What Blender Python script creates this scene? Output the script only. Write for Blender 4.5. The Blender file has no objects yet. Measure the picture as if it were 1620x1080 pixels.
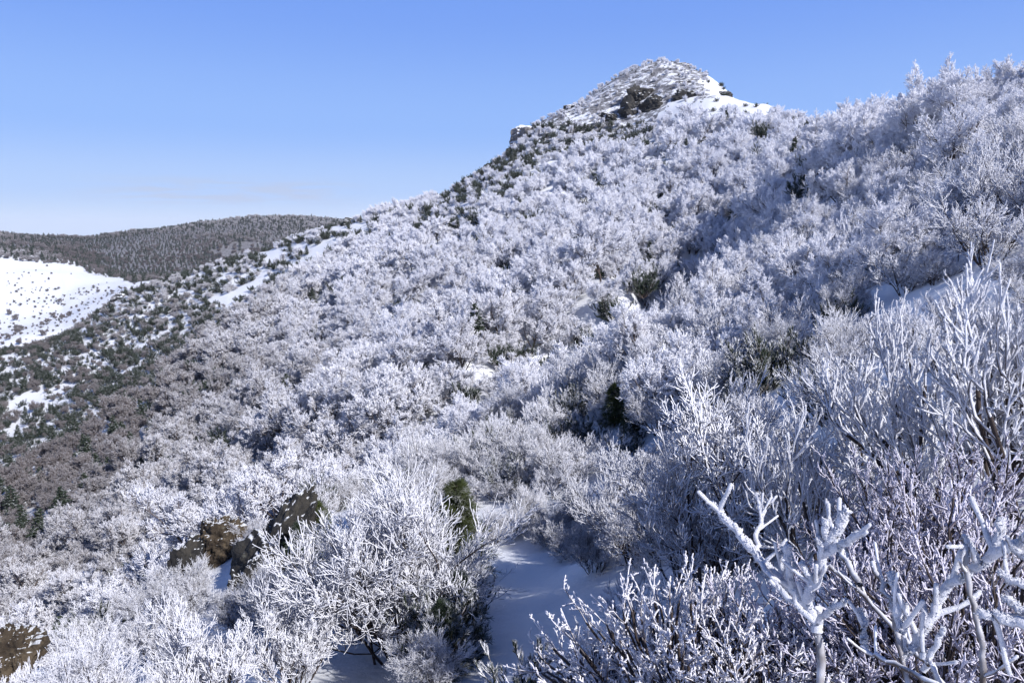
import bpy, math, random
import numpy as np
C = bpy.context.scene
R = math.radians
# ------------------------------------------------------------------ camera, sky, sun
FPX = 1170.0; PITCH = R(8.75)
cd = bpy.data.cameras.new("camera"); cd.sensor_width = 36; cd.lens = FPX / 1620 * 36
cd.clip_start = 0.05; cd.clip_end = 90000
cam = bpy.data.objects.new("camera", cd); C.collection.objects.link(cam); C.camera = cam
cam.location = (0, 0, 0); cam.rotation_euler = (math.pi / 2 - PITCH, 0, 0)
SUN_EL, SUN_AZ = R(38), R(132)            # azimuth clockwise from the view direction (+Y)
W = bpy.data.worlds.new("World"); C.world = W; W.use_nodes = True
wn = W.node_tree; bg = wn.nodes['Background']; bg.inputs[1].default_value = 0.105
sk = wn.nodes.new('ShaderNodeTexSky'); sk.sky_type = 'NISHITA'; sk.sun_disc = False
sk.sun_elevation = SUN_EL; sk.sun_rotation = SUN_AZ; sk.altitude = 1500; sk.air_density = 1.0; sk.dust_density = 0.4; sk.ozone_density = 3.0
tc = wn.nodes.new('ShaderNodeTexCoord'); sx = wn.nodes.new('ShaderNodeSeparateXYZ'); wn.links.new(tc.outputs['Generated'], sx.inputs[0])
cr = wn.nodes.new('ShaderNodeValToRGB'); wn.links.new(sx.outputs[2], cr.inputs[0]); cr.color_ramp.interpolation = 'EASE'
SKYC = [(0.0, (.52, .64, .88)), (.05, (.40, .56, .92)), (.13, (.275, .46, .92)), (.28, (.18, .345, .88)), (.42, (.07, .15, .43)), (1.0, (.028, .055, .17))]
while len(cr.color_ramp.elements) < len(SKYC): cr.color_ramp.elements.new(.5)
for e, (p, c) in zip(cr.color_ramp.elements, SKYC): e.position = p; e.color = (*c, 1)
sv = wn.nodes.new('ShaderNodeVectorMath'); sv.operation = 'SCALE'; wn.links.new(cr.outputs[0], sv.inputs[0]); sv.inputs['Scale'].default_value = 1 / .105
# a faint low streak of thin cloud
ca = wn.nodes.new('ShaderNodeMath'); ca.operation = 'ARCTAN2'; wn.links.new(sx.outputs[0], ca.inputs[0]); wn.links.new(sx.outputs[1], ca.inputs[1])
cc = wn.nodes.new('ShaderNodeCombineXYZ'); wn.links.new(ca.outputs[0], cc.inputs[0]); wn.links.new(sx.outputs[2], cc.inputs[2])
cmap = wn.nodes.new('ShaderNodeMapping'); cmap.inputs['Scale'].default_value = (12, 1, 130); wn.links.new(cc.outputs[0], cmap.inputs[0])
cn = wn.nodes.new('ShaderNodeTexNoise'); cn.inputs['Scale'].default_value = 1.0; cn.inputs['Detail'].default_value = 5; wn.links.new(cmap.outputs[0], cn.inputs[0])
def wr(x, a, b, lo=0., hi=1.):
    n = wn.nodes.new('ShaderNodeMapRange'); n.interpolation_type = 'SMOOTHSTEP'; wn.links.new(x, n.inputs[0])
    for i, v in enumerate((a, b, lo, hi)): n.inputs[i + 1].default_value = v
    return n.outputs[0]
def wm(a, b):
    n = wn.nodes.new('ShaderNodeMath'); n.operation = 'MULTIPLY'; wn.links.new(a, n.inputs[0])
    if isinstance(b, float): n.inputs[1].default_value = b
    else: wn.links.new(b, n.inputs[1])
    return n.outputs[0]
cf = wm(wm(wr(sx.outputs[2], .024, .036), wr(sx.outputs[2], .068, .046)), wm(wm(wr(ca.outputs[0], -.56, -.42), wr(ca.outputs[0], -.17, -.27)), wr(cn.outputs[0], .36, .60)))
cx = wn.nodes.new('ShaderNodeMix'); cx.data_type = 'RGBA'; wn.links.new(wm(cf, 1.0), cx.inputs[0]); wn.links.new(cr.outputs[0], cx.inputs[6]); cx.inputs[7].default_value = (.45, .54, .80, 1)
wn.links.new(cx.outputs[2], sv.inputs[0])
mx = wn.nodes.new('ShaderNodeMix'); mx.data_type = 'RGBA'; mx.inputs[0].default_value = .9
wn.links.new(sk.outputs[0], mx.inputs[6]); wn.links.new(sv.outputs[0], mx.inputs[7]); wn.links.new(mx.outputs[2], bg.inputs[0])
sl = bpy.data.lights.new("sun", 'SUN'); sl.energy = 5.0; sl.angle = R(0.53); sl.color = (1.0, 0.97, 0.95)
so = bpy.data.objects.new("sun", sl); C.collection.objects.link(so)
so.rotation_euler = (math.pi / 2 - SUN_EL, 0, -SUN_AZ + math.pi)
C.view_settings.view_transform = 'Standard'; C.view_settings.look = 'None'; C.view_settings.exposure = 0.12

# ------------------------------------------------------------------ terrain heights
def ray(u, v):                             # photo pixel -> azimuth, tan(elevation)
    x = (u - 810) / FPX; y = (540 - v) / FPX
    dy = math.cos(PITCH) + y * math.sin(PITCH); dz = -math.sin(PITCH) + y * math.cos(PITCH)
    return math.atan2(x, dy), dz / math.hypot(x, dy)
CP = [  # u, v, distance : measured spots of the ground
 (0,1075,19),(200,1010,20),(330,900,21),(420,850,23),(600,790,29),(750,725,35),(900,640,42),(1050,575,48),(1150,490,54),(1250,380,64),(1340,270,80),
 (0,985,85),(0,850,140),(0,700,230),(0,600,310),(0,560,350),(100,535,350),(-200,1000,90),(-200,700,260),(-200,640,340),
 (200,885,75),(200,800,110),(200,700,165),(200,600,235),(200,520,300),(200,466,350),(300,440,350),
 (400,735,85),(400,640,120),(400,540,180),(400,460,270),(400,412,350),(500,382,340),
 (600,655,65),(600,560,100),(600,460,160),(600,400,220),(600,352,300),(700,322,270),
 (750,635,58),(800,600,64),(800,500,90),(800,400,140),(800,320,190),(760,275,262),(810,245,262),(835,206,264),(900,172,272),(955,138,285),
 (1000,480,75),(1000,400,105),(1000,300,160),(1000,200,235),(1000,117,295),(1050,111,300),(1095,117,290),(1140,136,275),(1100,142,250),(1150,160,242),(1180,172,216),(1130,160,225),(1200,174,230),(1240,185,215),
 (1200,390,80),(1200,300,120),(1200,220,170),(1300,208,165),(1345,212,125),(1340,240,100),(1420,212,92),(1500,204,78),(1560,192,70),(1620,182,64),
 (1500,270,50),(1500,400,26),(1500,560,14),(1500,700,9.5),(1620,270,35),(1620,400,20),(1620,560,12),(1800,110,60),(1800,400,17),(2000,90,45),(2000,500,12),
 (1200,560,26),(1200,700,14),(1200,1000,6.5),(1050,700,21),(1050,900,11),(1300,450,40),
 (1200,1080,5),(1500,1080,4),(870,1080,8.5),(850,950,12),(900,880,15),(850,800,20),(600,1080,10),(300,1080,12.5),(0,1150,15),
 (600,900,17),(450,960,15),(1620,740,8.2),(1620,900,5.2),(1400,860,6.6),(-200,1120,17),(700,880,16)]
P = []
for u, v, r in CP:
    a, t = ray(u, v); P.append((a, math.log(r), t))
def beyond(u, v, r, k, drop):              # ground falling away behind a skyline
    a, t = ray(u, v); P.append((a, math.log(r * k), t - drop))
for u, v, r in [(-200,640,340),(0,560,350),(200,466,350),(400,412,350),(600,352,300),(700,322,270),(810,245,262),(900,172,272),(1050,111,300),(1140,138,270),(1240,185,215),(1345,212,125),(1500,204,78),(1620,182,64),(1800,110,60),(2000,90,45)]:
    beyond(u, v, r, 1.22, 0.075); beyond(u, v, r, 1.7, 0.22)
for u, v, r in [(0,1075,19),(200,1010,20),(330,900,21),(420,850,23),(600,790,29),(750,725,35),(900,640,42),(1050,575,48),(1150,490,54)]:
    beyond(u, v, r, 1.5, 0.045)
for a in (-180, -140, -105, -70, -45, -20, 0, 20, 45, 70, 105, 140, 180):
    P.append((R(a), math.log(0.5), -3.4)); P.append((R(a), math.log(1.6), -1.1))
for a, r, z in [(-140,6,-5),(-140,30,-30),(-140,120,-75),(-105,8,-8),(-105,35,-30),(-105,150,-80),(-70,14,-10),(-70,80,-48),(-70,300,-75),
                (180,8,-1.5),(-180,8,-1.5),(180,40,2),(-180,40,2),(150,8,.5),(150,24,16),(150,60,22),(125,8,0.5),(125,22,13),(125,60,22),(105,8,0.2),(105,20,9),(105,45,18),(90,8,-.3),(90,19,8.5),(90,45,15),(72,8,-1),(72,19,5),(72,45,11),(52,60,9),(52,110,0),(56,200,-25),(80,120,6),(90,300,-60),(125,200,-20)]:  # unseen rise at right and behind, its heights shaped to shade the foreground
    P.append((R(a), math.log(r), z / r))
P = np.array(P)
def tps(d2): return np.where(d2 > 1e-12, 0.5 * d2 * np.log(np.maximum(d2, 1e-12)), 0)
SC = np.array([1.6, 1.0])
def fit(P):
    X = P[:, :2] * SC; n = len(X)
    K = tps(((X[:, None] - X[None]) ** 2).sum(-1)) + np.eye(n) * 4e-4
    Q = np.c_[np.ones(n), X]; A = np.block([[K, Q], [Q.T, np.zeros((3, 3))]])
    return X, np.linalg.solve(A, np.r_[P[:, 2], 0, 0, 0])
RX, RW = fit(P)
def tanel(a, s):
    X = np.stack([np.ravel(a), np.ravel(s)], 1) * SC; out = np.zeros(len(X))
    for i in range(0, len(X), 20000):
        x = X[i:i + 20000]
        out[i:i + 20000] = tps(((x[:, None] - RX[None]) ** 2).sum(-1)) @ RW[:-3] + RW[-3] + x @ RW[-2:]
    return out.reshape(np.shape(a))
def sm(a, b, x): t = np.clip((x - a) / (b - a), 0, 1); return t * t * (3 - 2 * t)
_r = np.random.RandomState(5); PERM = _r.rand(256, 256)
def vnoise(x, y):
    xi = np.floor(x).astype(int); yi = np.floor(y).astype(int); fx = x - xi; fy = y - yi
    fx = fx * fx * (3 - 2 * fx); fy = fy * fy * (3 - 2 * fy); g = lambda i, j: PERM[(xi + i) & 255, (yi + j) & 255]
    return (g(0,0)*(1-fx)+g(1,0)*fx)*(1-fy) + (g(0,1)*(1-fx)+g(1,1)*fx)*fy - 0.5
def fbm(x, y, n=4):
    s = 0; a = 1
    for k in range(n): s = s + a * vnoise(x * 2**k + 17.3*k, y * 2**k - 9.1*k); a *= .5
    return s
def far_z(x, y):                           # valley floor, snowfield and the wooded hill beyond
    a = np.arctan2(x, y); r = np.hypot(x, y)
    def E(pts): return np.interp(a, [ray(u, v)[0] for u, v in pts], [ray(u, v)[1] for u, v in pts])
    e0 = E([(-300,560),(0,535),(100,510),(200,452),(300,440),(400,430)]) ; e1 = E([(-300,420),(0,398),(100,408),(200,436),(300,450),(400,450)])
    e2 = E([(-500,385),(-100,374),(0,371),(60,376),(140,377),(230,365),(320,353),(400,346),(480,344),(540,351),(640,372),(760,400),(900,420)])
    s = np.log(r)
    z = np.interp(np.log(r), np.log([400, 620]), [0, 1]) 
    e = e0 * 1.12 - 0.03 + (e0 - (e0 * 1.12 - 0.03)) * sm(np.log(420), np.log(560), s)
    e = e + (e1 - e) * sm(np.log(560), np.log(950), s)
    e = e + (e2 - e) * sm(np.log(940), np.log(1500), s)
    ez = e * r
    zb = -170 - 0.006 * (r - 1500) + 60 * fbm(x / 2500, y / 2500, 3) * sm(2000, 4000, r)
    return ez + (zb - ez) * sm(1480, 2300, r)
def height(x, y):
    x = np.asarray(x, float); y = np.asarray(y, float)
    r = np.maximum(np.hypot(x, y), .3); a = np.arctan2(x, y)
    near = tanel(a, np.log(np.minimum(r, 900))) * r
    near = np.clip(near, -110, 90)
    k = sm(395, 520, r)
    z = near + (far_z(x, y) - near) * k
    amp = np.clip(r * 0.010, 0.05, 2.0)
    n = fbm(x / 9, y / 9, 3) * np.clip(r / 60, 0.15, 1) * 0.9 + fbm(x / 1.7, y / 1.7, 3) * 0.16 + fbm(x / 60, y / 60, 3) * sm(40, 300, r) * 3.5
    return z + n * (1 - sm(1000, 1500, r) * .4)
# ==== MESH ---------------------------------------------------------- helpers
def link(o, parent=None):
    C.collection.objects.link(o)
    if parent is not None: o.parent = parent
    return o
def tag(o, label=None, cat=None, group=None, kind=None):
    for k, v in (('label', label), ('category', cat), ('group', group), ('kind', kind)):
        if v: o[k] = v
    return o
def mesh_np(name, co, faces_flat, sizes, mat=None, wood=None, smooth=True):
    me = bpy.data.meshes.new(name); n = len(co)
    me.vertices.add(n); me.vertices.foreach_set('co', np.asarray(co, np.float32).ravel())
    me.loops.add(len(faces_flat)); me.loops.foreach_set('vertex_index', np.asarray(faces_flat, np.int32))
    st = np.r_[0, np.cumsum(sizes)[:-1]].astype(np.int32)
    me.polygons.add(len(sizes)); me.polygons.foreach_set('loop_start', st)
    me.polygons.foreach_set('use_smooth', np.full(len(sizes), smooth))
    if wood is not None:
        me.attributes.new('wood', 'FLOAT', 'POINT').data.foreach_set('value', np.asarray(wood, np.float32))
    me.update(calc_edges=True)
    if mat: me.materials.append(mat)
    return me
def N(nt, t, **kw):
    n = nt.nodes.new(t)
    for k, v in kw.items():
        if k[0] == 'i' and k[1:].isdigit(): n.inputs[int(k[1:])].default_value = v
        else: setattr(n, k, v)
    return n
def mth(nt, op, a, b=None, c=None, clamp=False):
    n = nt.nodes.new('ShaderNodeMath'); n.operation = op; n.use_clamp = clamp
    for i, x in enumerate((a, b, c)):
        if x is None: continue
        if isinstance(x, (int, float)): n.inputs[i].default_value = x
        else: nt.links.new(x, n.inputs[i])
    return n.outputs[0]
def smooth(nt, x, a, b, lo=0., hi=1.):
    n = nt.nodes.new('ShaderNodeMapRange'); n.interpolation_type = 'SMOOTHSTEP'
    nt.links.new(x, n.inputs[0])
    for i, v in enumerate((a, b, lo, hi)): n.inputs[i + 1].default_value = v
    return n.outputs[0]
def mixc(nt, f, a, b):
    n = nt.nodes.new('ShaderNodeMix'); n.data_type = 'RGBA'
    if isinstance(f, float): n.inputs[0].default_value = f
    else: nt.links.new(f, n.inputs[0])
    for i, x in ((6, a), (7, b)):
        if isinstance(x, tuple): n.inputs[i].default_value = (*x, 1)
        else: nt.links.new(x, n.inputs[i])
    return n.outputs[2]
def newmat(name, rough=0.75):
    m = bpy.data.materials.new(name); m.use_nodes = True; nt = m.node_tree
    b = nt.nodes['Principled BSDF']; b.inputs['Roughness'].default_value = rough
    b.inputs['Specular IOR Level'].default_value = 0.25
    return m, nt, b
def noise(nt, scale, detail=3, obj=False, rough=.55):
    n = N(nt, 'ShaderNodeTexNoise'); n.inputs['Scale'].default_value = scale; n.inputs['Detail'].default_value = detail; n.inputs['Roughness'].default_value = rough
    if obj: tc = N(nt, 'ShaderNodeTexCoord'); nt.links.new(tc.outputs['Object'], n.inputs['Vector'])
    else: g = N(nt, 'ShaderNodeNewGeometry'); nt.links.new(g.outputs['Position'], n.inputs['Vector'])
    return n.outputs[0]
SNOW = (0.84, 0.86, 0.90); RIME = (0.85, 0.86, 0.93)
def twig_mat(name, bark, rime=RIME, bias=0.0, wside=0.85, vary=0.35, bump=False, wind=0):
    """bark with hoarfrost: most on thin twigs and on upward faces, less lower down the mountain"""
    m, nt, b = newmat(name, 0.8)
    g = N(nt, 'ShaderNodeNewGeometry'); sp = N(nt, 'ShaderNodeSeparateXYZ'); nt.links.new(g.outputs['Position'], sp.inputs[0])
    sn = N(nt, 'ShaderNodeSeparateXYZ'); nt.links.new(g.outputs['Normal'], sn.inputs[0])
    at = N(nt, 'ShaderNodeAttribute', attribute_name='wood')
    big = noise(nt, 0.045, 2); sml = noise(nt, 9.0, 2, True)
    z = mth(nt, 'ADD', sp.outputs[2], mth(nt, 'MULTIPLY', mth(nt, 'SUBTRACT', big, 0.5), 34.0))
    fr = mth(nt, 'MULTIPLY', smooth(nt, z, -50.0, 12.0, 0.30, 1.0), smooth(nt, sp.outputs[1], 600., 900., 1.0, 0.50))
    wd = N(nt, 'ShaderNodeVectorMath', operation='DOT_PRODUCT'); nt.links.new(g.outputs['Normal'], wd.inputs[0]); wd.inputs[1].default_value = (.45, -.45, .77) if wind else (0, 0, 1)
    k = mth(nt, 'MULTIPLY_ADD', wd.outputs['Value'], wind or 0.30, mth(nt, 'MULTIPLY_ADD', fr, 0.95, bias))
    k = mth(nt, 'SUBTRACT', k, mth(nt, 'MULTIPLY', at.outputs['Fac'], wside))
    k = mth(nt, 'MULTIPLY_ADD', mth(nt, 'SUBTRACT', sml, 0.5), vary, k)
    f = smooth(nt, k, 0.28, 0.72)
    nt.links.new(mixc(nt, f, bark, rime), b.inputs['Base Color'])
    if bump:
        bp = N(nt, 'ShaderNodeBump'); bp.inputs['Strength'].default_value = 1.0; bp.inputs['Distance'].default_value = 0.012
        nt.links.new(noise(nt, 75, 6, True, .75), bp.inputs['Height']); nt.links.new(bp.outputs[0], b.inputs['Normal'])
    return m
def needle_mat(name, green, bias):
    m, nt, b = newmat(name, 0.7)
    g = N(nt, 'ShaderNodeNewGeometry'); sn = N(nt, 'ShaderNodeSeparateXYZ'); nt.links.new(g.outputs['Normal'], sn.inputs[0])
    sml = noise(nt, 2.2, 3, True); at = N(nt, 'ShaderNodeAttribute', attribute_name='wood')
    k = mth(nt, 'MULTIPLY_ADD', sn.outputs[2], 0.35, mth(nt, 'MULTIPLY_ADD', sml, 1.0, bias))
    f = smooth(nt, k, 0.5, 0.85)
    c = mixc(nt, at.outputs['Fac'], green, (0.07, 0.05, 0.04))
    nt.links.new(mixc(nt, f, c, RIME), b.inputs['Base Color'])
    return m
M_TREE = twig_mat('rimed_twigs', (0.14, 0.118, 0.118), bias=-0.05, wside=0.9)
M_TRUNK = twig_mat('tree_bark', (0.085, 0.068, 0.062), bias=-0.2, wside=0.5)
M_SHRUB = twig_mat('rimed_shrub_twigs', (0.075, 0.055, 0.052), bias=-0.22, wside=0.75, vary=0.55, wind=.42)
M_STEM = twig_mat('shrub_stems', (0.05, 0.038, 0.035), bias=-0.5, wside=0.35, vary=0.5)
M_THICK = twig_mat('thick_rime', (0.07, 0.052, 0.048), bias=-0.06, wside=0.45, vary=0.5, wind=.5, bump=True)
M_HEATH = twig_mat('heath_twigs', (0.10, 0.06, 0.065), rime=(0.72, 0.70, 0.82), bias=-0.26, wside=0.3, vary=0.5)
M_BARE = twig_mat('bare_sapling_bark', (0.085, 0.065, 0.055), bias=-0.25, wside=.35, vary=.6)
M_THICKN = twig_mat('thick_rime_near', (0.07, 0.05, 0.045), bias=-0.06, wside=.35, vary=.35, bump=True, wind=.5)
M_MOUND = twig_mat('mound_twigs', (0.10, 0.07, 0.06), rime=(0.82, 0.81, 0.87), bias=0.06, wside=.85, vary=.5)
M_FIR = needle_mat('fir_needles', (0.026, 0.042, 0.022), -0.22)
M_PINE = needle_mat('pine_needles', (0.022, 0.036, 0.022), -0.20)
M_GREEN = needle_mat('sunlit_needles', (0.05, 0.065, 0.018), -0.25)  # brighter green: sunlight painted into the needle colour

# terrain material
def ground_mat():
    m, nt, b = newmat('snow_ground', 0.6)
    at = N(nt, 'ShaderNodeAttribute', attribute_name='bare')
    g = N(nt, 'ShaderNodeNewGeometry'); sn = N(nt, 'ShaderNodeSeparateXYZ'); nt.links.new(g.outputs['Normal'], sn.inputs[0])
    n1 = noise(nt, 0.22, 6, rough=.7); n2 = noise(nt, 1.1, 4)
    k = mth(nt, 'ADD', mth(nt, 'MULTIPLY', n1, 1.0), mth(nt, 'MULTIPLY', n2, 0.45))
    k = mth(nt, 'ADD', k, at.outputs['Fac'])
    f = smooth(nt, k, 1.02, 1.14)
    rk = mixc(nt, smooth(nt, n2, .4, .6), (0.085, 0.083, 0.088), (0.27, 0.265, 0.28))
    nt.links.new(mixc(nt, f, SNOW, rk), b.inputs['Base Color'])
    bp = N(nt, 'ShaderNodeBump'); bp.inputs['Strength'].default_value = 0.5; bp.inputs['Distance'].default_value = 0.12
    nt.links.new(noise(nt, 2.0, 6), bp.inputs['Height']); nt.links.new(bp.outputs[0], b.inputs['Normal'])
    return m
M_GROUND = ground_mat()
def rock_mat(name, c1, c2, snow=0.72):
    m, nt, b = newmat(name, 0.85)
    g = N(nt, 'ShaderNodeNewGeometry'); sn = N(nt, 'ShaderNodeSeparateXYZ'); nt.links.new(g.outputs['Normal'], sn.inputs[0])
    n1 = noise(nt, 1.6, 8, True, .7); n2 = noise(nt, 7, 5, True)
    c = mixc(nt, smooth(nt, n1, .38, .62), c1, c2); c = mixc(nt, smooth(nt, n2, .62, .8), c, (0.17, 0.17, 0.14))
    k = mth(nt, 'ADD', sn.outputs[2], mth(nt, 'MULTIPLY', mth(nt, 'SUBTRACT', n1, .5), .22))
    nt.links.new(mixc(nt, smooth(nt, k, snow, snow + .12), c, SNOW), b.inputs['Base Color'])
    bp = N(nt, 'ShaderNodeBump'); bp.inputs['Strength'].default_value = 0.9; bp.inputs['Distance'].default_value = 0.15
    nt.links.new(noise(nt, 3.5, 8, True, .7), bp.inputs['Height']); nt.links.new(bp.outputs[0], b.inputs['Normal'])
    return m
M_ROCK = rock_mat('dark_rock', (0.022, 0.022, 0.024), (0.06, 0.055, 0.048), .80)
M_ROCKB = rock_mat('brown_rock', (0.04, 0.03, 0.022), (0.11, 0.085, 0.058), .82)
M_ROCKG = rock_mat('grey_rock', (0.10, 0.095, 0.095), (0.26, 0.24, 0.23), .55)

def project(x, y, z):
    dep = y * math.cos(PITCH) - z * math.sin(PITCH); up = y * math.sin(PITCH) + z * math.cos(PITCH)
    dep = np.where(dep > 0.05, dep, 0.05)
    return 810 + FPX * x / dep, 540 - FPX * up / dep
def inpoly(u, v, poly):
    c = np.zeros(np.shape(u), bool); n = len(poly)
    for i in range(n):
        (x1, y1), (x2, y2) = poly[i], poly[(i + 1) % n]
        if y1 == y2: continue
        h = (y1 > v) != (y2 > v); xx = (x2 - x1) * (v - y1) / (y2 - y1) + x1
        c ^= h & (u < xx)
    return c
# landscape zones, outlined where they lie in the photograph
Z_PEAK = [(740,240),(820,170),(900,140),(1050,60),(1150,80),(1275,165),(1290,200),(1180,200),(1110,200),(1000,230),(900,262),(800,330),(700,385),(640,380),(690,325)]
Z_SNOWSIDE = [(1115,90),(1150,90),(1262,160),(1255,186),(1215,200),(1140,190),(1060,185),(1060,160),(1120,165)]
Z_RIDGE = [(-400,700),(-100,600),(0,555),(200,455),(400,395),(560,350),(610,345),(590,385),(500,420),(430,470),(340,530),(270,590),(215,640),(150,690),(0,760),(-400,900)]
Z_VALLEY = [(-400,900),(0,750),(150,690),(240,650),(250,700),(190,780),(120,860),(0,900),(-400,1050)]
Z_GULLY = [(735,1200),(745,1000),(755,900),(790,850),(850,800),(920,830),(965,870),(1000,930),(960,1010),(840,1200)]

# ------------------------------------------------------------------ ground sheet
def build_ground():
    a = np.concatenate([np.linspace(R(-180), R(-50), 60, endpoint=False), np.linspace(R(-50), R(50), 700, endpoint=False), np.linspace(R(50), R(180), 61)[:-1]])
    s = np.concatenate([np.linspace(math.log(.5), math.log(1700), 480), np.linspace(math.log(1700), math.log(9000), 40)[1:]])
    A, S_ = np.meshgrid(a, s, indexing='ij'); r = np.exp(S_)
    x = np.sin(A) * r; y = np.cos(A) * r; z = height(x, y)
    na, ns = A.shape
    co = np.stack([x, y, z], -1).reshape(-1, 3); co = np.r_[co, [[0, 0, height(np.array([0.]), np.array([.3]))[0]]]]
    i = np.arange(na)[:, None]; j = np.arange(ns - 1)[None]; i2 = (i + 1) % na
    q = np.stack([i * ns + j, i * ns + j + 1, i2 * ns + j + 1, i2 * ns + j], -1).reshape(-1)
    i = np.arange(na); t = np.stack([np.full(na, na * ns), i * ns, ((i + 1) % na) * ns], -1).reshape(-1)
    me = mesh_np('snowy_mountain_ground', co, np.r_[q, t], np.r_[np.full(na * (ns - 1), 4), np.full(na, 3)], M_GROUND)
    u, v = project(co[:, 0], co[:, 1], co[:, 2]); rr = np.hypot(co[:, 0], co[:, 1])
    bare = np.full(len(co), -0.35)
    bare[inpoly(u, v, Z_RIDGE) & (rr > 120)] = 0.17
    bare[inpoly(u, v, Z_PEAK) & (rr > 120)] = 0.20; bare[inpoly(u, v, Z_PEAK) & (rr > 120) & (v < 235)] = 0.38
    j1 = fbm(co[:, 0] / 7, co[:, 1] / 7, 3); bare[inpoly(u + 34 * j1, v - 20 * j1, Z_SNOWSIDE) & (rr > 120)] = -0.1
    bare[(rr > 440) & (rr < 950)] = -0.05
    bare[(rr > 960)] = 0.52; bare[rr > 1650] = -.35
    me.attributes.new('bare', 'FLOAT', 'POINT').data.foreach_set('value', bare.astype(np.float32))
    return tag(link(bpy.data.objects.new('snowy_ground', me)), kind='structure')
build_ground()

# sight-line table of the ground, to know which plants the ground hides
TA = np.linspace(R(-50), R(50), 201); TS = np.linspace(math.log(1.2), math.log(1700), 360)
_A, _S = np.meshgrid(TA, TS, indexing='ij'); _r = np.exp(_S)
_Z = height(np.sin(_A) * _r, np.cos(_A) * _r); TT = np.maximum.accumulate(_Z / _r, axis=1)
def hidden(x, y, ztop):
    a = np.arctan2(x, y); r = np.hypot(x, y)
    i = np.clip(np.round((a - TA[0]) / (TA[1] - TA[0])).astype(int), 0, len(TA) - 1)
    j = np.clip(((np.log(r * .97) - TS[0]) / (TS[1] - TS[0])).astype(int), 0, len(TS) - 1)
    return ztop / r < TT[i, j]
def ground_at(u, v, rmin=1.5):             # the ground seen at a spot of the photograph
    a, t = ray(u, v); s = np.linspace(math.log(rmin), math.log(1600), 900); r = np.exp(s)
    z = height(np.sin(a) * r, np.cos(a) * r); k = np.argmax(z / r >= t)
    if z[k] / r[k] < t: k = np.argmax(z / r)
    return math.sin(a) * r[k], math.cos(a) * r[k], float(z[k])
def at_dist(u, r, v=540):
    a, t = ray(u, v); x, y = math.sin(a) * r, math.cos(a) * r
    return x, y, float(height(np.array([x]), np.array([y]))[0])

# ------------------------------------------------------------------ plant geometry
def nrm(v): return v / np.maximum(np.linalg.norm(v, axis=-1, keepdims=True), 1e-9)
def polyl(rs, p0, d, L, K, trop, jit, up=(0, 0, 1)):
    n = len(p0); P_ = np.zeros((n, K + 1, 3)); P_[:, 0] = p0; d = nrm(d); up = np.array(up, float)
    for k in range(K):
        d = nrm(d + trop / K * up + rs.normal(0, jit, (n, 3))); P_[:, k + 1] = P_[:, k] + d * (L / K)[:, None]
    return P_
def kids(rs, P_, L, m, tmin, ang, ratio, lt=0.35, flat=0.0):
    n, K1, _ = P_.shape; K = K1 - 1
    t = tmin + (1 - tmin) * (np.arange(m)[None] + rs.rand(n, m)) / m; t = np.minimum(t, .999)
    if m > 1: t[:, -1] = .999
    f = t * K; i = f.astype(int); fr = (f - i)[..., None]; I = np.arange(n)[:, None]
    p = P_[I, i] * (1 - fr) + P_[I, i + 1] * fr; tg = nrm(P_[I, i + 1] - P_[I, i])
    rv = rs.normal(0, 1, (n, m, 3)); rv[..., 2] *= (1 - flat)
    pr = nrm(rv - (rv * tg).sum(-1, keepdims=True) * tg)
    an = rs.uniform(ang[0], ang[1], (n, m))[..., None]
    if m > 1: an[:, -1] *= .35
    d = tg * np.cos(an) + pr * np.sin(an)
    l = L[:, None] * ratio * rs.uniform(.7, 1.25, (n, m)) * (1 - lt * (t - tmin))
    return p.reshape(-1, 3), d.reshape(-1, 3), l.ravel()
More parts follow.
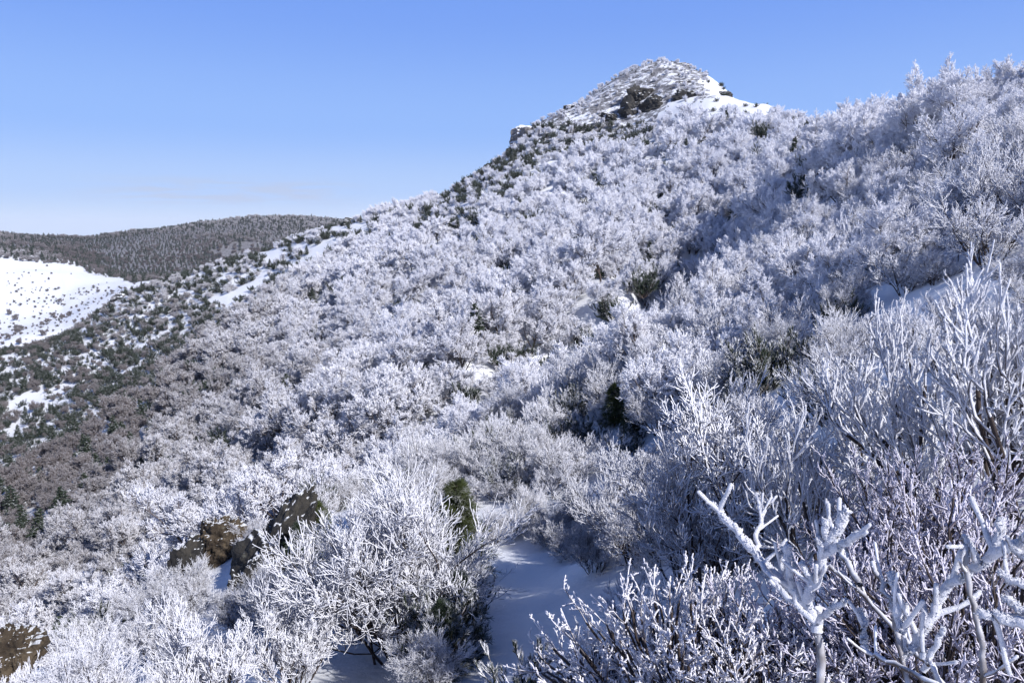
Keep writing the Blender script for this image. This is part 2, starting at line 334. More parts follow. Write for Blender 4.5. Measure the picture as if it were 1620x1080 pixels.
class Tubes:
    def __init__(s): s.co = []; s.fa = []; s.sz = []; s.w = []; s.n = 0
    def add(s, P_, r0, r1, S=3, w0=0., w1=0., tip=0.6, bulge=0.0):
        n, K1, _ = P_.shape; T = np.zeros_like(P_); T[:, 1:-1] = P_[:, 2:] - P_[:, :-2]; T[:, 0] = P_[:, 1] - P_[:, 0]; T[:, -1] = P_[:, -1] - P_[:, -2]; T = nrm(T)
        ref = np.where(np.abs(T[..., 2:3]) > .8, np.array([1., .2, 0]), np.array([0, .1, 1.])); A_ = nrm(np.cross(T, ref)); B_ = np.cross(T, A_)
        r0 = np.broadcast_to(np.asarray(r0, float), (n,)); r1 = np.broadcast_to(np.asarray(r1, float), (n,))
        tt = np.linspace(0, 1, K1)[None]; rad = r0[:, None] * (1 - tt) + r1[:, None] * tt
        if bulge: rad = rad * (1 + bulge * np.sin(np.arange(K1)[None] * 2.3 + np.arange(n)[:, None]))
        an = np.arange(S) * 2 * math.pi / S
        ring = P_[:, :, None] + rad[..., None, None] * (A_[:, :, None] * np.cos(an)[None, None, :, None] + B_[:, :, None] * np.sin(an)[None, None, :, None])
        tipv = P_[:, -1] + T[:, -1] * (r1 * tip)[:, None]
        per = K1 * S + 1; co = np.concatenate([ring.reshape(n, K1 * S, 3), tipv[:, None]], 1)
        k = np.arange(K1 - 1)[:, None]; j = np.arange(S)[None]; j2 = (j + 1) % S
        q = np.stack([k * S + j, k * S + j2, (k + 1) * S + j2, (k + 1) * S + j], -1).reshape(-1)
        jj = np.arange(S); b = (K1 - 1) * S
        t = np.stack([b + jj, b + (jj + 1) % S, np.full(S, K1 * S)], -1).reshape(-1)
        f = np.r_[q, t]; base = s.n + np.arange(n)[:, None] * per
        s.co.append(co.reshape(-1, 3)); s.fa.append((f[None] + base).ravel()); s.sz.append(np.tile(np.r_[np.full((K1 - 1) * S, 4), np.full(S, 3)], n))
        w = np.broadcast_to(np.asarray(w0), (n,))[:, None] * (1 - tt) + np.broadcast_to(np.asarray(w1), (n,))[:, None] * tt
        s.w.append(np.concatenate([np.repeat(w, S, 1), w[:, -1:]], 1).ravel()); s.n += n * per
    def feathers(s, rs2, c, r, n, l=1.5, wind=(.45, -.45, .3)):
        k = rs2.randint(0, len(c) - 1, n); f = rs2.rand(n, 1); p = c[k] * (1 - f) + c[k + 1] * f; t = nrm(c[k + 1] - c[k]); q = rs2.normal(0, 1, (n, 3)) + np.array(wind) * 1.2
        q = nrm(q - (q * t).sum(-1, keepdims=True) * t); d = nrm(q + t * .7); rr = r * rs2.uniform(.18, .42, n)
        s.add(polyl(rs2, p + q * r * .55, d, r * rs2.uniform(.5, l, n), 2, .1, .12), rr, rr * .45, 4, 0, 0, tip=1.0)
    def mesh(s, name, mat): return mesh_np(name, np.concatenate(s.co), np.concatenate(s.fa), np.concatenate(s.sz), mat, np.concatenate(s.w))
def stack(s): return np.array([s], float)

def frosted_tree(seed, H=5.0, Wd=5.0, n=(11, 6, 6, 6, 6), tw=(.0135, .011), ang=(.45, 1.1), seg=2, trop=.38, stems=1, mats=(None, None), fork=.35, a0=(.55, 1.25)):
    rs = np.random.RandomState(seed); tr = Tubes(); cr = Tubes()
    d = np.c_[rs.normal(0, .12 + .2 * (stems > 1), (stems, 2)), np.ones(stems)]; L = np.full(stems, H * .40) * rs.uniform(.85, 1.1, stems)
    p0 = np.c_[rs.normal(0, .12 * (stems > 1), (stems, 2)), np.full(stems, -.5)]
    P0 = polyl(rs, p0, d, L + .5, 6, .1, .07); tr.add(P0, .018 * H * .9, .011 * H, 6, 1, 1)
    P_, L_ = P0, L; wood = 1.; rad = .0085 * H
    ratios = (Wd * .36 / (H * .40), .62, .60, .60, .62, .5)
    for lv, m in enumerate(n):
        p, d, L2 = kids(rs, P_, L_, m, fork if lv == 0 else .2, a0 if lv == 0 else ang, ratios[lv], lt=.1 if lv == 0 else .35)
        K = 4 if lv < 2 else seg
        P2 = polyl(rs, p, d, L2, K, trop * (1.0 if lv < 3 else .7), .10)
        last = lv >= len(n) - 2
        r0 = rad if not last else tw[0]; r1 = max(rad * .6, tw[0]) if not last else tw[1]
        if lv == 0: tr.add(P2, r0, r1, 4, .9, .75)
        else: cr.add(P2, r0, r1, 3, [.0, .7, .45, .15, 0, 0][lv], [0, .5, .2, 0, 0, 0][lv])
        rad *= .58; P_, L_ = P2, L2
    return tr.mesh('tree_trunk', mats[0] or M_TRUNK), cr.mesh('tree_crown', mats[1] or M_TREE)

def shrub(seed, H=2.2, stems=9, n=(4, 4, 4, 3), spread=.75, rr=(.020, .013, .0105, .0095, .009), ang=(.35, .95), trop=.30, mat=None, smat=None, lean=(0, 0, 0), K=3, S=3, L0=.55, ratio=.62, lv0=(.7, 1.15), spur=0):
    rs = np.random.RandomState(seed); st = Tubes(); tw = Tubes()
    az = rs.uniform(0, 2 * math.pi, stems); ph = rs.uniform(.1, spread, stems)
    d = np.c_[np.cos(az) * np.sin(ph), np.sin(az) * np.sin(ph), np.cos(ph)] + np.array(lean)
    p0 = np.c_[np.cos(az) * .12 * H * rs.rand(stems), np.sin(az) * .12 * H * rs.rand(stems), np.full(stems, -.25)]
    L = H * L0 * rs.uniform(*lv0, stems) + .25
    P_ = polyl(rs, p0, d, L, 6, .15, .09); st.add(P_, rr[0] * 1.2, rr[0], 5, 1, .8); L_ = L
    for lv, m in enumerate(n):
        p, d, L2 = kids(rs, P_, L_, m, .25, ang, ratio)
        P_ = polyl(rs, p, d + np.array(lean) * .3, L2, K + (lv < 1), trop, .13); L_ = L2
        w = [.6, .3, .1, 0, 0][lv]
        if spur and lv == len(n) - 1:
            for _ in range(spur): c = P_.reshape(-1, 3); k_ = np.repeat(np.arange(len(P_)), 1); j_ = rs.randint(0, K, len(P_)); a_ = P_[k_, j_]; b_ = P_[k_, j_ + 1]; f_ = rs.rand(len(P_), 1); t_ = nrm(b_ - a_); tw.add(polyl(rs, a_ * (1 - f_) + b_ * f_, nrm(t_ + nrm(rs.normal(0, 1, t_.shape)) * .9), rs.uniform(.02, .055, len(P_)), 1, .2, 0), rr[lv + 1] * .55, rr[lv + 1] * .25, 3, 0, 0, tip=1.)
        (st if lv == 0 and len(n) > 3 else tw).add(P_, rr[lv + 1], rr[lv + 1] * .85, S, w, w * .6, tip=.8, bulge=.12)
    return st.mesh('shrub_stems', smat or M_STEM), tw.mesh('shrub_twigs', mat or M_SHRUB)

def fir(seed, H=5.0, W_=1.7, whorl=20, per=7, nd=(.03, .010), m3=13, m4=0, mat=None, droop=-.25, bare=.12):
    rs = np.random.RandomState(seed); tr = Tubes(); fo = Tubes()
    P0 = polyl(rs, stack((0, 0, -.5)), stack((0, 0, 1)), np.array([H + .5]), 8, .1, .015); tr.add(P0, .02 * H, .004 * H, 6, 1, 1)
    n = whorl * per; t = np.repeat(np.linspace(bare, .985, whorl), per) + rs.normal(0, .012, n); t = np.clip(t, .05, .99)
    az = rs.uniform(0, 2 * math.pi, n); L = W_ * (1 - t) ** .75 * rs.uniform(.55, 1.15, n) + .12
    z = t * H; up = .5 * t - .1
    d = np.c_[np.cos(az), np.sin(az), up]; p0 = np.c_[np.zeros((n, 2)), z]
    P1 = polyl(rs, p0, d, L, 4, droop, .06); fo.add(P1, .012 * H * .6, .006, 3, .8, .3)
    p, d, L2 = kids(rs, P1, L, m3, .12, (.5, 1.1), .42, lt=.7, flat=.85)
    P2 = polyl(rs, p, d, L2 + .05, 2, -.1, .05); fo.add(P2, nd[0] * 1.6, nd[0], 3, 0, 0)
    if m4:
        p, d, L3 = kids(rs, P2, L2 * 0 + .22, m4, .05, (.5, 1.1), .8, lt=.2)
        fo.add(polyl(rs, p, d, L3, 1, .1, .05), nd[0] * .6, nd[1], 3, 0, 0)
    return tr.mesh('fir_trunk', M_TRUNK), fo.mesh('fir_foliage', mat or M_FIR)

def dwarf_pine(seed, H=1.2, W_=1.6, stems=16, mat=None, tufts=7, nl=.16, nr=.014, per=7):
    rs = np.random.RandomState(seed); T = Tubes()
    az = rs.uniform(0, 2 * math.pi, stems); ph = rs.uniform(.2, 1.35, stems)
    d = np.c_[np.cos(az) * np.sin(ph), np.sin(az) * np.sin(ph), np.cos(ph)]
    L = (H * np.cos(ph) + W_ * np.sin(ph)) * rs.uniform(.7, 1.0, stems)
    P1 = polyl(rs, np.tile([0, 0, -.15], (stems, 1)), d, L, 4, .35, .08); T.add(P1, .03, .015, 3, 1, 1)
    p, d, L2 = kids(rs, P1, L, 6, .2, (.4, .9), .38); P2 = polyl(rs, p, d, L2, 2, .5, .08); T.add(P2, .014, .012, 3, .6, .4)
    p, d, L3 = kids(rs, P2, L2, tufts // 2 + 1, .25, (.4, .9), .5); P3 = polyl(rs, p, d, L3, 2, .6, .05); T.add(P3, .02, .02, 3, .1, 0)
    p, d, L4 = kids(rs, P3, L3 * 0 + nl, per, .2, (.4, 1.0), 1.0); T.add(polyl(rs, p, d, L4, 1, .3, .02), nr, nr * .5, 3, 0, 0)
    return T.mesh('pine_foliage', mat or M_PINE)

def rock(seed, size, mat, sub=5, planes=34, rough=.15, name='rock_body'):
    import bmesh
    bm = bmesh.new(); bmesh.ops.create_icosphere(bm, subdivisions=sub, radius=1); rs = np.random.RandomState(seed)
    D = nrm(np.array([v.co[:] for v in bm.verts])); pd = nrm(rs.normal(0, 1, (planes, 3))); of = rs.uniform(.55, 1.0, planes)
    c = D @ pd.T; rad = np.min(np.where(c > .05, of / np.maximum(c, .05), 9), 1); rad = np.minimum(rad, 1.35)
    q = D * rad[:, None]
    for k, f in ((rough, 2.2), (rough * .7, 5.5), (rough * .28, 13), (rough * .08, 27)):
        q = q + nrm(q) * (k * 1.3 * (fbm(q[:, 0] * f + seed, q[:, 1] * f + 31, 3) + fbm(q[:, 1] * f + 7, q[:, 2] * f + seed, 3) + fbm(q[:, 2] * f + 57, q[:, 0] * f + 3, 3)))[:, None]
    q = q * np.array(size)
    me = bpy.data.meshes.new(name)
    for v, c_ in zip(bm.verts, q): v.co = c_
    for f in bm.faces: f.smooth = sub > 4
    bm.to_mesh(me); bm.free(); me.materials.append(mat); return me

# ------------------------------------------------------------------ labels that single things out
LAND = [(1050,105,'the rocky summit'),(1245,185,'the summit saddle'),(830,208,'the skyline crag'),(1148,195,'the lone fir'),
 (1090,237,'the summit firs'),(940,332,'the leaning firs'),(1502,255,'the bare trunk'),(605,565,'the open snow strip'),
 (972,640,'the green topped fir'),(582,640,'the green firs in the centre'),(508,690,'the dark firs left of centre'),(850,960,'the snowy gully'),(352,850,'the brown rock'),
 (450,930,'the long dark rock'),(28,1010,'the corner boulder'),(690,980,'the gully fir'),(1110,940,'the sunlit mound shrub'),(205,458,'the ridge notch'),
 (75,600,'the ridge pine clump'),(430,402,'the ridge snow patch'),(545,360,'the ridge step'),(100,700,'the valley firs'),(260,560,'the left ridge middle'),
 (1180,440,'the snow dusted pine'),(380,725,'the left snow gap'),(1325,190,'the right skyline dip'),(700,330,'the peak\'s left foot'),
 (840,498,'the small snow gap'),(1540,450,'the antler twigs'),(1310,760,'the forked stem'),(150,880,'the pale crowns'),(1000,285,'the small firs'),
 (720,430,'the forest middle'),(450,570,'the left forest'),(1180,300,'the saddle forest'),(1320,600,'the right shrubs'),(1600,740,'the right snow edge'),(250,760,'the brown forest')]
ORD = ['', 'second', 'third', 'fourth', 'fifth', 'sixth', 'seventh', 'eighth', 'ninth', 'tenth', 'eleventh', 'twelfth', 'thirteenth', 'fourteenth', 'fifteenth', 'sixteenth', 'seventeenth', 'eighteenth', 'nineteenth', 'twentieth']
DIRS = ['right of', 'above and right of', 'above', 'above and left of', 'left of', 'below and left of', 'below', 'below and right of']
TOLABEL = []
def want_label(o, u, v, look): TOLABEL.append((o, u, v, look))
def write_labels():
    from collections import defaultdict
    D = defaultdict(list)
    for o, u, v, look in TOLABEL:
        l = min(LAND, key=lambda q: math.hypot(q[0] - u, q[1] - v)); d = math.hypot(l[0] - u, l[1] - v)
        k = int(round(math.degrees(math.atan2(l[1] - v, u - l[0])) / 45)) % 8
        D[(look, l[2], k)].append((d, o))
    for (look, nm, k), lst in D.items():
        lst.sort(key=lambda q: q[0])
        for i, (d, o) in enumerate(lst):
            base = f"{look} {DIRS[k]} {nm}"; nm_ = len(base.split())
            o['label'] = base if len(lst) == 1 else base + (', closest' if i == 0 else f', {ORD[min(i, 19)]} closest' if nm_ < 15 else f', {ORD[min(i, 19)]}')

def place(name, root_parts, x, y, z, s, rz, cat, group, look=None, label=None, tilt=(0, 0), rec=None):
    """one plant: an Empty at its foot with copies of its parts"""
    e = link(bpy.data.objects.new(name, None)); e.empty_display_size = .2
    e.location = (x, y, z); e.scale = (s, s, s); e.rotation_euler = (tilt[0], tilt[1], rz)
    for pn, proto in root_parts:
        if isinstance(proto, bpy.types.Mesh): o = bpy.data.objects.new(pn, proto)
        else: o = proto.copy()
        link(o, e)
    tag(e, label, cat, group)
    if look: u, v = project(x, y, z + s * 2); want_label(e, float(u), float(v), look)
    return e
def place1(name, me, x, y, z, s, rz, cat, group, look=None, label=None, tilt=(0, 0)):
    o = link(bpy.data.objects.new(name, me)); o.location = (x, y, z); o.scale = (s, s, s) if not isinstance(s, tuple) else s; o.rotation_euler = (tilt[0], tilt[1], rz)
    tag(o, label, cat, group)
    if look: u, v = project(x, y, z); want_label(o, float(u), float(v), look)
    return o

# ------------------------------------------------------------------ kinds of plants
TREES = [frosted_tree(10 + i, H=4.6 + .25 * i, Wd=5.0 + .2 * (i % 3), stems=1 + (i % 3 == 1)) for i in range(5)]
FARTREES = [frosted_tree(40 + i, H=4.8, Wd=5.2, n=(11, 6, 6, 5, 4), tw=(.027, .022)) for i in range(3)]
FIRS = [fir(60 + i, H=5.2, W_=1.5 + .15 * i) for i in range(3)]
PINES = [dwarf_pine(70 + i) for i in range(4)]
SHRUBS = [shrub(80, n=(5, 5, 5, 4)), shrub(81, stems=12, n=(5, 5, 4, 4), spread=1.0), shrub(82, H=2.5, stems=8, n=(5, 5, 5, 4), spread=.6, trop=.45), shrub(83, H=1.9, stems=13, n=(5, 5, 4, 4), spread=1.15, lean=(.2, .1, 0), trop=.15), shrub(84, H=2.3, stems=10, n=(5, 5, 5, 3), spread=.95, lean=(.15, 0, 0), trop=.2)]
THICK = [shrub(90, H=2.2, stems=6, n=(5, 4, 4), spread=.9, rr=(.020, .014, .0115, .0105), spur=9, mat=M_THICK, ang=(.25, .6), trop=.6, K=4, S=5, ratio=.6),
         shrub(91, H=2.0, stems=7, n=(5, 4, 4), spread=1.05, rr=(.019, .014, .011, .010), spur=9, mat=M_THICK, ang=(.3, .7), trop=.5, K=4, S=5, ratio=.58)]
FINE = [shrub(95, H=2.6, stems=14, n=(6, 6, 5, 4), spread=.7, rr=(.018, .012, .008, .0064, .0056), trop=.3), shrub(96, H=2.4, stems=14, n=(6, 5, 5, 4), spread=.9, rr=(.018, .012, .008, .0064, .0056), trop=.25)]
rs = np.random.RandomState(77)

# ------------------------------------------------------------------ scattering
def scatter(n, r0, r1, a0, a1, sp, sd):
    q = np.random.RandomState(sd); r = np.sqrt(q.uniform(r0 * r0, r1 * r1, n)); a = q.uniform(R(a0), R(a1), n)
    x = np.sin(a) * r; y = np.cos(a) * r; cell = {}; keep = []
    for i in range(n):
        cx, cy = int(x[i] // sp), int(y[i] // sp); ok = True
        for p in range(cx - 1, cx + 2):
            for w in range(cy - 1, cy + 2):
                for k in cell.get((p, w), ()):
                    if (x[k] - x[i]) ** 2 + (y[k] - y[i]) ** 2 < sp * sp: ok = False; break
        if ok: cell.setdefault((cx, cy), []).append(i); keep.append(i)
    x, y = x[keep], y[keep]; z = height(x, y); u, v = project(x, y, z)
    return x, y, z, u, v, np.hypot(x, y)
def edge_r(u): return np.interp(u, [0, 200, 330, 420, 600, 750, 900, 1050, 1150, 1250, 1340, 1620], [20, 21, 22, 25, 32, 39, 46, 54, 60, 66, 70, 60])
GAPS = [(612,560,26,52),(640,520,20,26),(1085,262,34,11),(840,497,22,18),(375,742,18,24),(545,362,38,9),(425,404,26,11),(480,392,22,6),(95,520,14,7),(750,560,16,16),(500,640,12,16),(1010,425,16,8),(1060,350,20,10),(560,700,22,10),(900,400,14,9),(1180,345,26,8)]
LOW = []      # (x, y, z, scale, rot, kind)   the many that are only seen as forest
IND = {'tree': [], 'pine': [], 'fir': []}
SC_ = [scatter(42000, 125, 395, -48, 48, 3.2, 1), scatter(16000, 36, 125, -48, 48, 2.7, 12), scatter(60000, 120, 370, -48, 25, 1.9, 2)]
x, y, z, u, v, r = [np.concatenate(q) for q in zip(*SC_)]
dens = np.r_[np.zeros(len(SC_[0][0]) + len(SC_[1][0]), bool), np.ones(len(SC_[2][0]), bool)]
nz = fbm(x / 16, y / 16, 3); nf = fbm(x / 5, y / 5, 2); rnd = rs.rand(len(x)); r2 = rs.rand(len(x))
ridge = inpoly(u, v, Z_RIDGE) & (r > 120); val = inpoly(u, v, Z_VALLEY); peak = inpoly(u, v, Z_PEAK) & (r > 120); side = inpoly(u, v, Z_SNOWSIDE) & (r > 120)
gap = np.zeros(len(x), bool)
for gu, gv, ru, rv in GAPS: gap |= ((u - gu) / ru) ** 2 + ((v - gv) / rv) ** 2 < 1
for i in range(len(x)):
    if dens[i] != bool(ridge[i] or peak[i]): continue
    if r[i] < edge_r(u[i]) and u[i] < 1340: continue
    if u[i] > 1340 and r[i] < 55: continue
    if hidden(x[i:i+1], y[i:i+1], z[i:i+1] + 6)[0]: continue
    if (gap[i] or nz[i] > .75) and rnd[i] > .15: continue
    if side[i]:
        if rnd[i] < .10: IND['pine'].append((i, .6))
        continue
    if peak[i]:
        if v[i] < 200:
            if rnd[i] < .75: IND['pine' if r2[i] < .5 else 'tree'].append((i, .20 + .20 * r2[i]))
        elif rnd[i] < .46 + .5 * nf[i]: IND['pine'].append((i, .8 + .5 * r2[i]))
        elif rnd[i] < .9: IND['tree'].append((i, .34 + .30 * r2[i]))
        continue
    if ridge[i]:
        if nf[i] + .5 * nz[i] < .19:
            if rnd[i] < .55: IND['pine'].append((i, .65 + .9 * r2[i]))
            elif rnd[i] < .59: IND['fir'].append((i, .35 + .35 * r2[i]))
            elif rnd[i] < .97: IND['tree'].append((i, .30 + .42 * r2[i]))
        continue
    if val[i]:
        if rnd[i] < .30: IND['fir'].append((i, .6 + .7 * r2[i]))
        elif rnd[i] < .86: IND['tree'].append((i, .8 + .5 * r2[i]))
        continue
    if rnd[i] < .97 and r2[i] < .28:
        LOW.append((x[i] + 1.5, y[i] - 1.2, z[i] - .25, .9 + 1.6 * r2[i], rnd[i] * 60, 11 + i % 4))  # low dark pines added to darken the gaps between crowns
    if u[i] > 1330 and r[i] < 130: rnd[i] = max(rnd[i], .2)
    if rnd[i] < .055: IND['fir'].append((i, .5 + .42 * r2[i])); continue
    if rnd[i] < .14: IND['pine'].append((i, (1.6 if r[i] > 120 else 1.0) + .8 * r2[i])); continue
    if rnd[i] < .97: IND['tree'].append((i, (.58 + .78 * r2[i] ** 1.3 + .2 * nz[i]) * (1.18 if u[i] < 1250 else .95)))
inframe = (u > -20) & (u < 1640) & (v > 60) & (v < 1120)
G_TREE = 'frosted trees of the mountain forest'; G_PINE = 'dark dwarf pines on the snowy slopes'; G_FIR = 'firs scattered through the forest'
fr_name = lambda zz: 'brownish bare' if zz < -44 else ('greyish half frosted' if zz < -26 else 'rime white')
for kind, lst in IND.items():
    lst.sort(key=lambda q: -q[1] / r[q[0]] * (1 if inframe[q[0]] else .001))
    cap = {'tree': 270, 'pine': 280, 'fir': 230}[kind]
    for n_, (i, s) in enumerate(lst):
        rot = rs.uniform(0, 6.28); p = (x[i], y[i], z[i] - .1)
        if n_ >= cap or not inframe[i]:
            LOW.append((*p, s, rot, {'tree': (5 if r[i] > 150 else 0) + rs.randint(0, 3 if r[i] > 150 else 5), 'fir': 8 + rs.randint(0, 3), 'pine': 11 + rs.randint(0, 4)}[kind])); continue
        if kind == 'tree':
            t = TREES[rs.randint(0, 5)]; sz = 'tall ' if s > 1.42 else ('small ' if s < 1.0 else '')
            place('frosted_tree', (('trunk', t[0]), ('crown', t[1])), *p, s, rot, 'tree', G_TREE, sz + fr_name(z[i]) + ' tree')
        elif kind == 'fir':
            t = FIRS[rs.randint(0, 3)]
            place('fir_tree', (('trunk', t[0]), ('foliage', t[1])), *p, s, rot, 'fir', G_FIR, ('tall ' if s > 1.05 else 'small ') + 'dark green fir')
        else:
            place1('dwarf_pine', PINES[rs.randint(0, 4)], *p, s, rot, 'dwarf pine', G_PINE, 'dark dwarf pine')
# distinct dark firs of the slope
for (fu, fv, s) in [(1148,215,1.3),(1085,248,1.25),(1100,246,1.1),(1070,252,1.1),(1112,240,.9),(936,345,1.2),(946,332,1.1),(926,352,.9),(1004,292,.9),(985,290,.7),(573,660,.75),(592,655,.7),(620,655,.6),(503,705,.95),(520,700,.8),
                    (920,445,.8),(905,430,.7),(798,372,.8),(812,366,.7),(730,385,.8),(745,520,.6),(70,690,1.25),(85,710,1.3),(100,720,1.2),(30,700,1.1),(120,690,1.1),(60,610,1.1),(80,615,1.2),(40,620,1.0),(215,620,.9),(645,735,.8),(660,730,.7),(320,735,.9)]:
    gx, gy, gz = ground_at(fu, fv, edge_r(fu) * 1.25 if fv < 700 or fu < 400 else 20)
    t = FIRS[rs.randint(0, 3)]
    place('fir_tree', (('trunk', t[0]), ('foliage', t[1])), gx, gy, gz - .1, s * (.62 if 400 < fu < 1140 else .85), rs.uniform(0, 6.28), 'fir', G_FIR, 'broad dark green fir')

# ------------------------------------------------------------------ the near spur
HEATH = [shrub(100, H=1.0, stems=34, n=(5, 4, 4, 3), spread=.85, rr=(.008, .006, .0048, .0042, .004), ang=(.3, .9), trop=.3, mat=M_HEATH, L0=.66, ratio=.44, lv0=(.85, 1.1)),
         shrub(101, H=1.0, stems=30, n=(5, 4, 4, 3), spread=.95, rr=(.008, .006, .0046, .004, .0038), ang=(.3, .9), trop=.3, mat=M_HEATH, L0=.66, ratio=.44, lv0=(.85, 1.1))]
MOUND = [shrub(105, H=1.0, stems=150, n=(5, 5, 5), spread=1.15, rr=(.008, .0052, .0044, .0056), ang=(.35, 1.1), trop=.12, mat=M_MOUND, L0=.72, ratio=.30, S=3, lv0=(.9, 1.02))]
M_PINEN = needle_mat('rimed_pine_needles', (0.022, 0.034, 0.018), -0.02)
NEARPINE = [dwarf_pine(110, mat=M_PINEN, H=1.5, W_=1.1, stems=22, tufts=9, nl=.09, nr=.006, per=16), dwarf_pine(111, mat=M_PINEN, H=1.2, W_=1.3, stems=20, tufts=9, nl=.09, nr=.006, per=16)]
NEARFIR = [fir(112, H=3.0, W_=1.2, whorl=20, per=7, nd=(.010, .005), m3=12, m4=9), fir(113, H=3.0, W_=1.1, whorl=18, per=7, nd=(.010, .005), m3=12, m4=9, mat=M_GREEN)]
G_SH = 'rimed shrubs on the near spur'
def put(kind, proto, u, dist, s, look, cat='shrub', parts=('stems', 'twigs'), name='frosted_shrub', v=700, rz=None, dz=0., label=None, group=G_SH, tilt=(0, 0)):
    px, py, pz = at_dist(u, dist, v); rz = rs.uniform(0, 6.28) if rz is None else rz
    return place(name, tuple(zip(parts, proto)), px, py, pz + dz, s, rz, cat, group, None if label else look, label, tilt)
def putp(proto, u, dist, s, label, v=700, name='dwarf_pine', cat='dwarf pine', group=G_PINE):
    px, py, pz = at_dist(u, dist, v); return place1(name, proto, px, py, pz, s, rs.uniform(0, 6), cat, group, None, label)
NEARM = []
x, y, z, u, v, r = scatter(12000, 8.5, 70, -50, 112, 1.25, 9); rnd = rs.rand(len(x)); r2 = rs.rand(len(x)); nz = fbm(x / 6, y / 6, 3)  # runs far past the right edge: unseen shrubs added to shade the foreground
gully = inpoly(u, v, Z_GULLY); cand = []; azd = np.degrees(np.arctan2(x, y))
for i in np.argsort(r):
    er = edge_r(np.clip(u[i], 0, 1340)) * 1.06 if u[i] < 1340 else 62
    if r[i] > er: continue
    if gully[i] or (u[i] > 1540 and 690 < v[i] < 830) or (u[i] > 1350 and r[i] < 9.5): continue
    if inpoly(u[i:i+1], v[i:i+1], [(260,850),(400,810),(550,850),(540,980),(470,1060),(370,1050),(350,1000),(280,940)])[0] and (rnd[i] < .35 or 340 < u[i] < 470 and v[i] < 990) or math.hypot(u[i] - 30, v[i] - 1050) < 60: continue
    if nz[i] > .6 or (84 < azd[i] < 112 and r[i] < 12): continue  # second test clears unseen plants so sun reaches the mound shrub
    if r[i] > 16 and rnd[i] < .08: continue
    cand.append(i)
nsh = 0
for i in cand:
    p = (x[i], y[i], z[i] - .05); rot = rs.uniform(0, 6.28); vis = -60 < u[i] < 1680 and not hidden(x[i:i+1], y[i:i+1], z[i:i+1] + 2)[0]; q = rs.rand()
    tree = r[i] > 24 and q < .30 and (u[i] > 1000 or r[i] > 34)
    dark = not tree and r2[i] < (.20 if r[i] > 22 or u[i] > 600 and r[i] > 12 else .03) and u[i] < 1380
    if tree: kk = 0 + rs.randint(0, 5); sc = .5 + .25 * r2[i]
    elif dark: kk = (11 + rs.randint(0, 4)) if r[i] > 34 else 24 + rs.randint(0, 2); sc = .45 + .4 * q
    else:
        kk = 15 + rs.randint(0, 9); sc = (.5 + .55 * q) * (.85 if u[i] > 1000 else .8) * (.82 if r[i] < 18 else 1.25 if r[i] > 26 else 1.)
        if u[i] < 700: sc *= .85
        if kk >= 22: sc *= .85
    if not vis or nsh > 285: NEARM.append((*p, sc, rot, kk)); continue
    if tree:
        t = TREES[kk]; place('frosted_tree', (('trunk', t[0]), ('crown', t[1])), *p, sc, rot, 'tree', G_TREE, 'low spreading rime white tree')
    elif dark: place1('dwarf_pine', PINES[kk - 11] if kk < 20 else NEARPINE[kk - 24], *p, sc, rot, 'dwarf pine', G_PINE, 'low dark dwarf pine')
    else:
        t = (SHRUBS + THICK + FINE)[kk - 15]; nsh += 1
        look = ('thick rimed' if kk in (20, 21) else 'finely branched' if kk > 21 else 'frosted') + (' tall shrub' if sc > 1 else ' low shrub' if sc < .7 else ' shrub')
        place('frosted_shrub', (('stems', t[0]), ('twigs', t[1])), *p, sc, rot, 'shrub', G_SH, look, None, (rs.normal(0, .08), rs.normal(0.05, .08)))
# plants that stand out in the foreground
put(0, FINE[0], 632, 11.0, 1.12, 0, rz=.4, label='tall finely branched frosted shrub left of the snowy gully', v=1000)
put(0, FINE[1], 600, 12.5, .85, 0, rz=2.4, label='frosted shrub between the long dark rock and the tallest gully shrub', v=1000)
put(0, THICK[1], 545, 14, .6, 0, rz=1, label='bright antler twigged shrub standing above the long dark rock', v=900)
put(0, FINE[0], 300, 17.5, 0.42, 0, label='small frosted shrub below the shaded rock face', v=950)
put(0, FINE[1], 385, 14.5, 0.42, 0, label='small frosted shrub at the foot of the dark lower rock block', v=950)
put(0, FINE[0], 450, 13.2, 0.5, 0, label='frosted shrub in front of the long dark rock', v=950)
put(0, FINE[1], 250, 19, 0.5, 0, label='frosted shrub left of the shaded rock face', v=950)
put(0, FINE[0], 410, 19.2, 0.4, 0, label='frosted shrub between the brown rock and the long dark rock', v=950)
put(0, NEARFIR[1], 724, 14.5, .68, 0, 'fir', ('trunk', 'foliage'), 'fir_tree', label='fir with a sunlit green tip behind the tall gully shrub', v=900, group=G_FIR)
put(0, NEARFIR[0], 728, 10.2, .42, 0, 'fir', ('trunk', 'foliage'), 'fir_tree', label='dark fir hugging the right side of the tall gully shrub', v=1000, group=G_FIR)
put(0, NEARFIR[0], 700, 9.3, .36, 0, 'fir', ('trunk', 'foliage'), 'fir_tree', label='lowest dark fir at the left lip of the snowy gully', v=1040, group=G_FIR)
put(0, NEARFIR[0], 480, 16, .5, 0, 'fir', ('trunk', 'foliage'), 'fir_tree', label='dark fir right of the long dark rock', v=950, group=G_FIR)
for uu, vv, ss in [(865,862,.34),(905,880,.36),(815,845,.36),(840,835,.4),(940,905,.36),(885,845,.4),(780,860,.34)]:
    gx, gy, gz = ground_at(uu, vv, 5); t = FINE[uu % 2]
    place('frosted_shrub', (('stems', t[0]), ('twigs', t[1])), gx, gy, gz - .05, ss, uu, 'shrub', G_SH, 'small fine twigged gully shrub')
putp(NEARPINE[0], 690, 9.6, .62, 'dark snow free pine bush at the left lip of the snowy gully', 1050)
putp(NEARPINE[1], 735, 12.0, .5, 'dark pine branches leaning over the middle of the gully', 950)
putp(NEARPINE[1], 838, 6.6, .42, 'small dark bush at the bottom end of the snowy gully', 1050)
